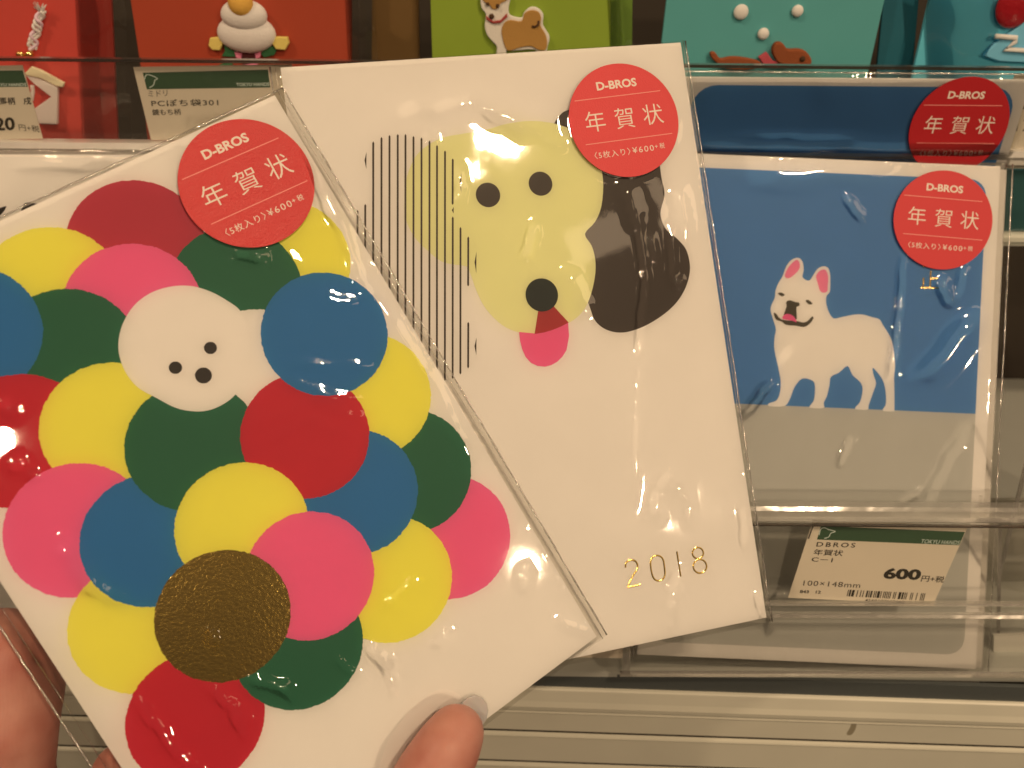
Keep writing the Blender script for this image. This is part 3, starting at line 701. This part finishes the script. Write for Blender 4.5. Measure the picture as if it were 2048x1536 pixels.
# dividers of the right-hand pocket
for x0, x1, y0, y1, z in ((1998, 1990, 340, 1345, 252), ):
    DP = upright(x0, 1100, 250)
    dv = thing('pocket_divider', DP, 'upright clear acrylic divider right of the white dog pack', 'acrylic sheet')
    link('panel', slab(px(DP, [(1996, 1045), (2003, 1045), (1997, 1345), (1991, 1345)]), -12, 0), ACR, dv)
    link('edge', slab(px(DP, [(1996, 1045), (2003, 1045), (1997, 1345), (1991, 1345)]), .1, .5), ACRE, dv)
DP2 = upright(2030, 1000, 256)
dv = thing('leaning_sheet', DP2, 'clear acrylic sheet leaning diagonally at the right picture edge', 'acrylic sheet')
link('panel', slab(px(DP2, [(2068, 860), (2200, 860), (2130, 1200), (1992, 1172)]), 0, .5), ACR, dv)
link('edge', slab(px(DP2, [(2063, 860), (2070, 860), (1994, 1172), (1989, 1168)]), .1, .9), ACRE, dv)
# right-hand pocket: what is inside
RT1 = upright(2040, 420, 275)
env_t = thing('upper_shelf_edge', RT1, 'dark teal shelf edge at the right, with a bright metal strip along its foot', 'shelf edge')
link('board', slab(px(RT1, [(1300, 335), (2700, 345), (2700, 468), (1300, 456)]), -8, 0), paper('teal_board', (40, 60, 48), .7, rough=.25, spec=.6), env_t)
STEEL = paper('pale_steel', (198, 172, 130), .8, rough=.25, spec=.8)
rail(RT1, 440, 464, [(0, -6), (0, 2), (-.8, 3), (-2.2, 3), (-3.4, 1.6), (-4.2, 1.4), (-4.2, -6)], STEEL, env_t, x0=1300, x1=2700, name='metal_strip')
RB3 = upright(2050, 1100, 285)
bb = thing('backing_card', RB3, 'grey brown backing card inside the right-hand pocket', 'card')
link('card', slab(px(RB3, [(1960, 1000), (2500, 1000), (2500, 1400), (1960, 1400)]), -1, 0), paper('backing_brown', (118, 100, 74), .8, rough=.35, spec=.5), bb)
link('painted_reflection', slab(px(RB3.lifted(30), [(1988, 1272), (2300, 1262), (2300, 1348), (1986, 1344)]), 29, 30), paper('reflection_pale', (206, 176, 136), .9), bb)  # bright reflection in the acrylic, painted as a pale slab
link('oval_mark', sheet([q for q in catmull(px(RB3, [(2000, 1182), (2015, 1172), (2040, 1180), (2052, 1200), (2030, 1208), (2008, 1204)]), 4)], .05), paper('oval_dark', (74, 58, 38), .8), bb)

# ================================================================== held pack 2: striped-ear dog
C2 = fitted((.0311, -.2034, .1422), (5.2806, 7.2595, 212.439))
k2 = pack(C2, 'white postcard pack with a yellow green dog face, one striped and one black ear', group=G_PACK)
DARK2 = paper('printed_dark_brown', (52, 36, 25), rough=.45)
ear = [(1108, 262), (1109, 246), (1120, 230), (1136, 220), (1180, 212), (1240, 222), (1290, 262), (1315, 310), (1323, 356), (1329, 389), (1321, 427), (1331, 457), (1354, 477), (1373, 501), (1380, 537), (1372, 573), (1353, 605), (1323, 632), (1285, 654), (1247, 665), (1214, 660), (1190, 641), (1176, 606), (1150, 560), (1150, 450), (1120, 320)]
link('black_ear_print', sheet([q for q in catmull(px(C2, ear), 5)], .02), DARK2, k2)
LIME = paper('printed_lime', (220, 214, 118), rough=.5)
face = [(810, 396), (814, 354), (830, 315), (855, 291), (887, 275), (929, 267), (971, 260), (1012, 248), (1061, 242), (1108, 247), (1145, 261), (1175, 285), (1196, 318), (1206, 360), (1203, 411), (1190, 444), (1170, 468), (1184, 493), (1191, 526), (1188, 564), (1176, 605), (1159, 630), (1137, 646), (1105, 660), (1069, 668), (1038, 665), (1004, 650), (972, 618), (953, 582), (941, 548), (933, 533), (901, 528), (880, 521), (855, 501), (831, 477), (815, 448), (809, 420)]
link('face_print', sheet([q for q in catmull(px(C2, face), 4)], .04), LIME, k2)
stripes = [(715, 420, 600), (731, 304, 338), (730.5, 408, 660), (746.5, 283, 690), (763, 274, 715), (779, 270, 735), (795.5, 268, 750), (811, 268, 758), (827, 272, 762), (843, 275, 764), (859, 281, 764), (874, 290, 763), (890, 301, 762), (905.5, 317, 410), (905.5, 414, 427), (905.5, 433, 758), (921, 345, 385), (921, 454, 749), (936.5, 473, 573), (936.5, 644, 737), (951, 503, 547), (951, 675, 710)]
for x, y0, y1 in stripes:
    a, b = C2.at(x, y0).to_2d(), C2.at(x - .3, y1).to_2d(); d = (b - a).normalized(); n_ = Vector((-d.y, d.x)) * .225
    m_ = .35 if (y1 - y0) > 45 else 1.2
    pts = [a, a + d * m_ - n_, b - d * m_ - n_, b, b - d * m_ + n_, a + d * m_ + n_] if m_ < 1 else [a + n_, a + d * ((b - a).length * .5) - n_, b + n_]
    link('stripe', sheet(pts, .06), DARK2, k2)
for x, y, r, nm, m_ in ((976, 390, 3.0, 'eye_print', DARK2), (1081, 367.5, 2.98, 'eye_print', DARK2)):
    q = C2.at(x, y); link(nm, sheet(disc(q.to_2d(), r), .07), m_, k2)
link('tongue_print', sheet([q for q in px(C2, [(1038, 664), (1069, 667), (1105, 659), (1136, 645), (1138, 672), (1133, 700), (1125, 713), (1115, 723), (1103, 730), (1090, 733.5), (1075, 732), (1062, 726), (1051, 714), (1044, 698), (1040, 682)])], .09), paper('printed_pink', (240, 84, 104)), k2)
link('mouth_print', sheet(px(C2, [(1078, 610), (1069, 668), (1088, 665), (1105, 660), (1122, 653), (1137, 645), (1103, 608)]), .11), paper('printed_mouth_red', (166, 44, 38)), k2)
q = C2.at(1083.5, 590); link('nose_print', sheet(disc(q.to_2d(), 4.07), .13), paper('printed_nose', (38, 40, 30)), k2)
cn = lambda p: (1200 + p[0] / 4.6556, 950 + p[1] / 4.6556)
digs = [([(238, 862), (240, 825), (262, 800), (300, 792), (335, 808), (350, 845), (343, 880), (312, 930), (280, 990), (258, 1046)], 0, 1), ([(257, 1046), (378, 1020)], 0, 0),
        ([(470, 815), (485, 770), (520, 750), (560, 757), (588, 790), (600, 860), (604, 930), (582, 972), (545, 986), (505, 968), (484, 920), (474, 870)], 1, 1),
        ([(715, 712), (752, 945)], 0, 0)]
for pts, cl, smo in digs:
    P = px(C2, [cn(p) for p in pts]); P = catmull(P, 5, bool(cl)) if smo else P
    link('foil_digit', ribbon(P, .42, .02, .06, bool(cl)), GF, k2)
for cx_, cy_, rx_, ry_ in ((911, 727, 51, 52), (930, 850, 62, 64)):
    P = px(C2, [cn((cx_ + rx_ * math.cos(a * .2618), cy_ + ry_ * math.sin(a * .2618))) for a in range(24)])
    link('foil_digit', ribbon(P, .42, .02, .06, True), GF, k2)
s2 = C2.at(1246, 243)
s2c = (s2.x, s2.y)
d2 = C2.at(1346, 267.6) - C2.at(1162, 292)
sticker(k2, C2, s2c, 14.35, math.atan2(d2.y, d2.x), .95)
film(k2, 100, 148, (2.4, 1.7, .6, 1.6), C2, creases=[
    (546, 140, 552, 196, .55, 1.6), (556, 138, 560, 200, .4, .9), (1371, 92, 1386, 190, .5, 1.1), (1388, 200, 1402, 300, .55, 1.1), (1404, 310, 1425, 470, .5, .8), (1440, 560, 1500, 980, .4, .5), (800, 232, 960, 208, 2.6, .55), (960, 212, 1060, 262, 2.2, .75), (1060, 262, 1130, 300, 1.8, .3), (860, 290, 850, 262, 1.4, .35),
    (1068, 452, 1050, 515, 1.1, .6), (1098, 470, 1106, 520, 1.1, -.35), (915, 335, 922, 400, 1.2, .45), (1130, 545, 1180, 640, 2.4, .5), (1180, 640, 1150, 780, 1.8, -.45),
    (1245, 370, 1275, 450, 2.4, .5), (1275, 450, 1290, 560, 1.0, .5), (1292, 560, 1275, 700, .8, .6), (1280, 690, 1268, 980, .9, .4),
    (1300, 470, 1308, 520, 1.0, .45), (1340, 460, 1345, 560, 1.0, .4), (1352, 570, 1365, 560, .9, .5), (1355, 380, 1372, 470, 2.0, .55),
    (1318, 960, 1370, 985, 3.2, .5), (1312, 990, 1310, 1040, 1.4, .5), (1372, 990, 1378, 1045, .9, .45), (1484, 1010, 1490, 1100, .9, .55),
    (1360, 1140, 1335, 1180, 1.1, .55), (1345, 1190, 1350, 1260, 2.2, .45), (1515, 1190, 1525, 1230, 1, .6)], seed=21, amp=.20, boost=1.5, weld=('r', 'l'), lifts=[(s2c, 14.35, .22)])

# ================================================================== held pack 1: coloured circles
C1 = fitted((.0048, -.3082, .5383), (-57.6702, -22.6869, 191.4639), .985)
k1 = pack(C1, 'white postcard pack covered in coloured circles with a white dog face and gold disc', 98.5, 145.8, 5, G_PACK)
CC = dict(crimson=paper('circle_crimson', (178, 44, 50)), yellow=paper('circle_yellow', (236, 200, 62)), pink=paper('circle_pink', (250, 86, 105)),
          green=paper('circle_green', (30, 86, 50)), blue=paper('circle_blue', (36, 99, 122)), red=paper('circle_red', (188, 24, 36)), gold=GF, white=WHITE)
circ = [('crimson', 274, 487), ('yellow', 575, 522), ('yellow', 105, 584), ('green', 474, 577), ('pink', 268, 615), ('green', 136, 708), ('blue', -64, 664), ('red', 42, 882),
        ('white', 514, 744), ('yellow', 224, 856), ('pink', 155, 1060), ('yellow', 281, 1251), ('blue', 303, 1080), ('green', 389, 893), ('pink', 903, 1074), ('green', 823, 942), ('yellow', 740, 790),
        ('yellow', 782, 1158), ('blue', 712, 984), ('red', 612, 871), ('blue', 651, 668), ('yellow', 486, 1054), ('red', 393, 1437), ('green', 597, 1288), ('pink', 621, 1151), ('gold', 448, 1231)]
for i, (c, x, y) in enumerate(circ):
    q = C1.at(x, y).to_2d(); dz = -(C1.o + C1.u * q.x + C1.v * q.y).z; RR = 13.95 * (1 - .0014 * max(0, 197 - dz))
    link('circle_print' if c != 'gold' else 'gold_foil_disc', sheet(disc(q, RR, 300, .10, i), i * .005 + .015), CC[c], k1)
z1 = .015 + len(circ) * .005 + .003
head = [(315, 797), (275, 774), (249, 740), (237, 698), (243, 655), (265, 615), (298, 588), (338, 574), (380, 572), (420, 583), (455, 602), (482, 624), (497, 665), (500, 710), (490, 755), (469, 791), (440, 812), (410, 822), (380, 822), (350, 815)]
link('dog_head_print', sheet([q for q in catmull(px(C1, head), 6)], z1), WHITE, k1)
for x, y, r in ((421, 696, 1.33), (351, 735.5, 1.33), (407, 751, 1.72)):
    q = C1.at(x, y).to_2d(); link('eye_print' if r < 1.5 else 'nose_print', sheet(disc(q, r, 48, .03), z1 + .01), BLACK, k1)
s1 = C1.at(495, 369); s1c = (s1.x, s1.y)
d1 = C1.at(619, 360) - C1.at(414, 453)
REDG = paper('sticker_red_glitter', (200, 36, 30), rough=.3, spec=.55, grain=.00030, bump=.9)
sticker(k1, C1, s1c, 14.45, math.atan2(d1.y, d1.x), 1.0, REDG)
film(k1, 98.5, 145.8, (4.6, 2.6, .9, 1.4), C1, z0=.62, creases=[
    (575, 722, 755, 738, 1.8, .22), (560, 766, 730, 806, 1.6, .2), (560, 690, 700, 676, 1.6, .14), (640, 600, 720, 612, 2.2, .2), (505, 850, 640, 800, 1.6, .2), (640, 800, 735, 850, 1.6, .18), (540, 880, 620, 838, 1.5, .2), (620, 838, 700, 870, 1.5, .16), (620, 905, 660, 915, 1.0, .12),
    (610, 300, 690, 480, 1.6, .8), (690, 480, 735, 600, 1.2, .5), (760, 610, 880, 800, 1.6, .45), (880, 800, 930, 900, 1.2, .3), (470, 500, 530, 515, 1.4, .7), (590, 480, 615, 515, 1.2, -.6),
    (0, 800, 40, 830, 1.6, .5), (20, 940, 50, 915, 1.4, .6), (55, 955, 75, 940, 1.3, .6), (120, 1080, 190, 1170, 2.6, .5), (170, 1170, 250, 1205, 1.6, .45), (420, 1255, 430, 1290, .8, .4),
    (500, 1355, 580, 1375, 1.2, .6), (560, 1370, 590, 1400, .9, .6), (415, 1370, 500, 1440, 1.0, .5), (460, 1420, 495, 1475, 1.0, .5), (270, 1390, 350, 1500, 1.0, .55), (350, 1500, 420, 1560, 1.0, .4),
    (735, 1290, 775, 1330, 1.3, .65), (770, 1320, 790, 1390, 1.0, .6), (1052, 1135, 1042, 1185, 1.2, .55), (870, 1290, 895, 1262, 1.1, .55), (820, 1160, 770, 1210, 1.2, .4), (1115, 1245, 1180, 1270, 1.2, .5),
    (670, 1315, 715, 1350, .8, .5), (60, 1200, 330, 1640, 4.0, .35)],
    ripples=[(600, 905, 4, 36, 3.7, .035)], seed=31, amp=.18, boost=1.5, weld=('r', 'l', 't'), lifts=[(s1c, 14.45, .25)])

# ================================================================== the hand that holds the two packs
def skin():
    m, t, b = _new('skin')
    tc = t.nodes.new('ShaderNodeTexCoord')
    n = t.nodes.new('ShaderNodeTexNoise'); n.inputs['Scale'].default_value = 70; n.inputs['Detail'].default_value = 5; t.links.new(tc.outputs['Object'], n.inputs['Vector'])
    r = t.nodes.new('ShaderNodeValToRGB'); r.color_ramp.elements[0].color = (.46, .16, .13, 1); r.color_ramp.elements[1].color = (.66, .33, .27, 1)
    r.color_ramp.elements[0].position = .3; r.color_ramp.elements[1].position = .7
    t.links.new(n.outputs[0], r.inputs[0]); t.links.new(r.outputs[0], b.inputs['Base Color'])
    w = t.nodes.new('ShaderNodeTexWave'); w.inputs['Scale'].default_value = 520; w.inputs['Distortion'].default_value = 9; w.inputs['Detail'].default_value = 1; w.inputs['Detail Scale'].default_value = .25
    t.links.new(tc.outputs['Object'], w.inputs['Vector'])
    bp = t.nodes.new('ShaderNodeBump'); bp.inputs['Strength'].default_value = .10; bp.inputs['Distance'].default_value = .00008
    t.links.new(w.outputs['Fac'], bp.inputs['Height'])
    b2 = t.nodes.new('ShaderNodeBump'); b2.inputs['Strength'].default_value = .3; b2.inputs['Distance'].default_value = .0006
    t.links.new(n.outputs[0], b2.inputs['Height']); t.links.new(bp.outputs[0], b2.inputs['Normal']); t.links.new(b2.outputs[0], b.inputs['Normal'])
    b.inputs['Roughness'].default_value = .46; b.inputs['Specular IOR Level'].default_value = .4
    b.inputs['Subsurface Weight'].default_value = .25; b.inputs['Subsurface Radius'].default_value = (1, .35, .2); b.inputs['Subsurface Scale'].default_value = .003
    return m
HP = Plane(ray(420, 1900, 215), (1, 0, 0), (0, 1, 0))
def hloc(x, y, z): return ray(x, y, z) - HP.o
def cap(bm, a, b, ra, rb, n=10):
    """chain of overlapping balls between two joints"""
    a, b = Vector(a), Vector(b)
    for k in range(n + 1):
        t = k / n; m = bmesh.ops.create_icosphere(bm, subdivisions=3, radius=ra + (rb - ra) * t, matrix=Matrix.Translation(a.lerp(b, t)))
bm = bmesh.new()
def chain(pts):
    for (p, r), (q, s) in zip(pts[:-1], pts[1:]):
        cap(bm, hloc(*p), hloc(*q), r, s, max(4, int((hloc(*p) - hloc(*q)).length / 2)))
# finger in front of the cards (pad towards the viewer), its tip on the card
chain([((912, 1467, 190), 6.3), ((893, 1500, 188.5), 7.3), ((862, 1552, 187), 7.9), ((800, 1660, 190), 8.3), ((742, 1790, 200), 8.6), ((640, 1960, 214), 9.6), ((560, 2120, 222), 11)])
def behind(x, y, r, gap=1.9):
    d = Vector(((x - CX) / F, -(y - CY) / F, -1)); t = C1.o.dot(C1.n) / d.dot(C1.n)
    return ((x, y, t + (gap + r) / max(.5, abs(C1.n.z))), r)
# thumb behind the left edge
chain([behind(0, 1322, 11.2), behind(0, 1380, 12.8), behind(-6, 1450, 12.2), ((-22, 1560, 190), 13.0), ((20, 1760, 200), 14.5), ((170, 2000, 214), 17), ((300, 2150, 224), 18)])
# fingers behind the cards
chain([behind(400, 1350, 7.2), behind(380, 1480, 8.0), behind(390, 1700, 8.6), ((400, 1950, 212), 10), ((410, 2080, 222), 12)])
chain([behind(250, 1548, 7.0), behind(300, 1630, 8.0), ((330, 1780, 200), 8.6), ((360, 1950, 212), 10), ((330, 2080, 222), 12)])
chain([behind(610, 1390, 7.0), behind(590, 1510, 7.8), behind(560, 1700, 8.4), ((520, 1950, 214), 10), ((520, 2080, 222), 12)])
# palm
for p, r in (((300, 2080, 226), 16), ((420, 2080, 226), 17), ((540, 2100, 226), 16), ((300, 2240, 228), 19), ((430, 2250, 229), 20), ((540, 2240, 228), 18), ((400, 2420, 230), 19), ((450, 2560, 232), 18)):
    bmesh.ops.create_icosphere(bm, subdivisions=3, radius=r, matrix=Matrix.Translation(hloc(*p)))
me = bm_mesh(bm, 'hand')
tmp = bpy.data.objects.new('hand_tmp', me); COL.objects.link(tmp)
rm = tmp.modifiers.new('r', 'REMESH'); rm.mode = 'VOXEL'; rm.voxel_size = .0009; rm.use_smooth_shade = True
s_ = tmp.modifiers.new('s', 'SMOOTH'); s_.factor = .5; s_.iterations = 8
bpy.context.view_layer.update()
hm = bpy.data.meshes.new_from_object(tmp.evaluated_get(bpy.context.evaluated_depsgraph_get()))
bpy.data.objects.remove(tmp)
SK = skin()
hand = thing('hand', HP, 'hand holding the two sealed postcard packs, one bare fingertip in front', 'hand')
link('skin', hm, SK, hand, smooth=True)
# nail, seen from behind the fingertip
m_, t_, b_ = _new('nail'); b_.inputs['Base Color'].default_value = alb((158, 134, 108), .8); b_.inputs['Roughness'].default_value = .2; b_.inputs['Subsurface Weight'].default_value = .2; b_.inputs['Subsurface Scale'].default_value = .002
NP = [(926, 1404), (938, 1395), (952, 1391), (965, 1396), (974, 1408), (977, 1422), (973, 1440), (955, 1470), (905, 1440)]
npl = Plane(ray(945, 1425, 196.6), C1.u, C1.v)
no = link('nail', slab([npl.at(*p).to_2d() for p in NP], -.5, 0, .15), m_)
no.parent = hand; no.matrix_parent_inverse = HP.M().inverted(); no.matrix_basis = npl.M()
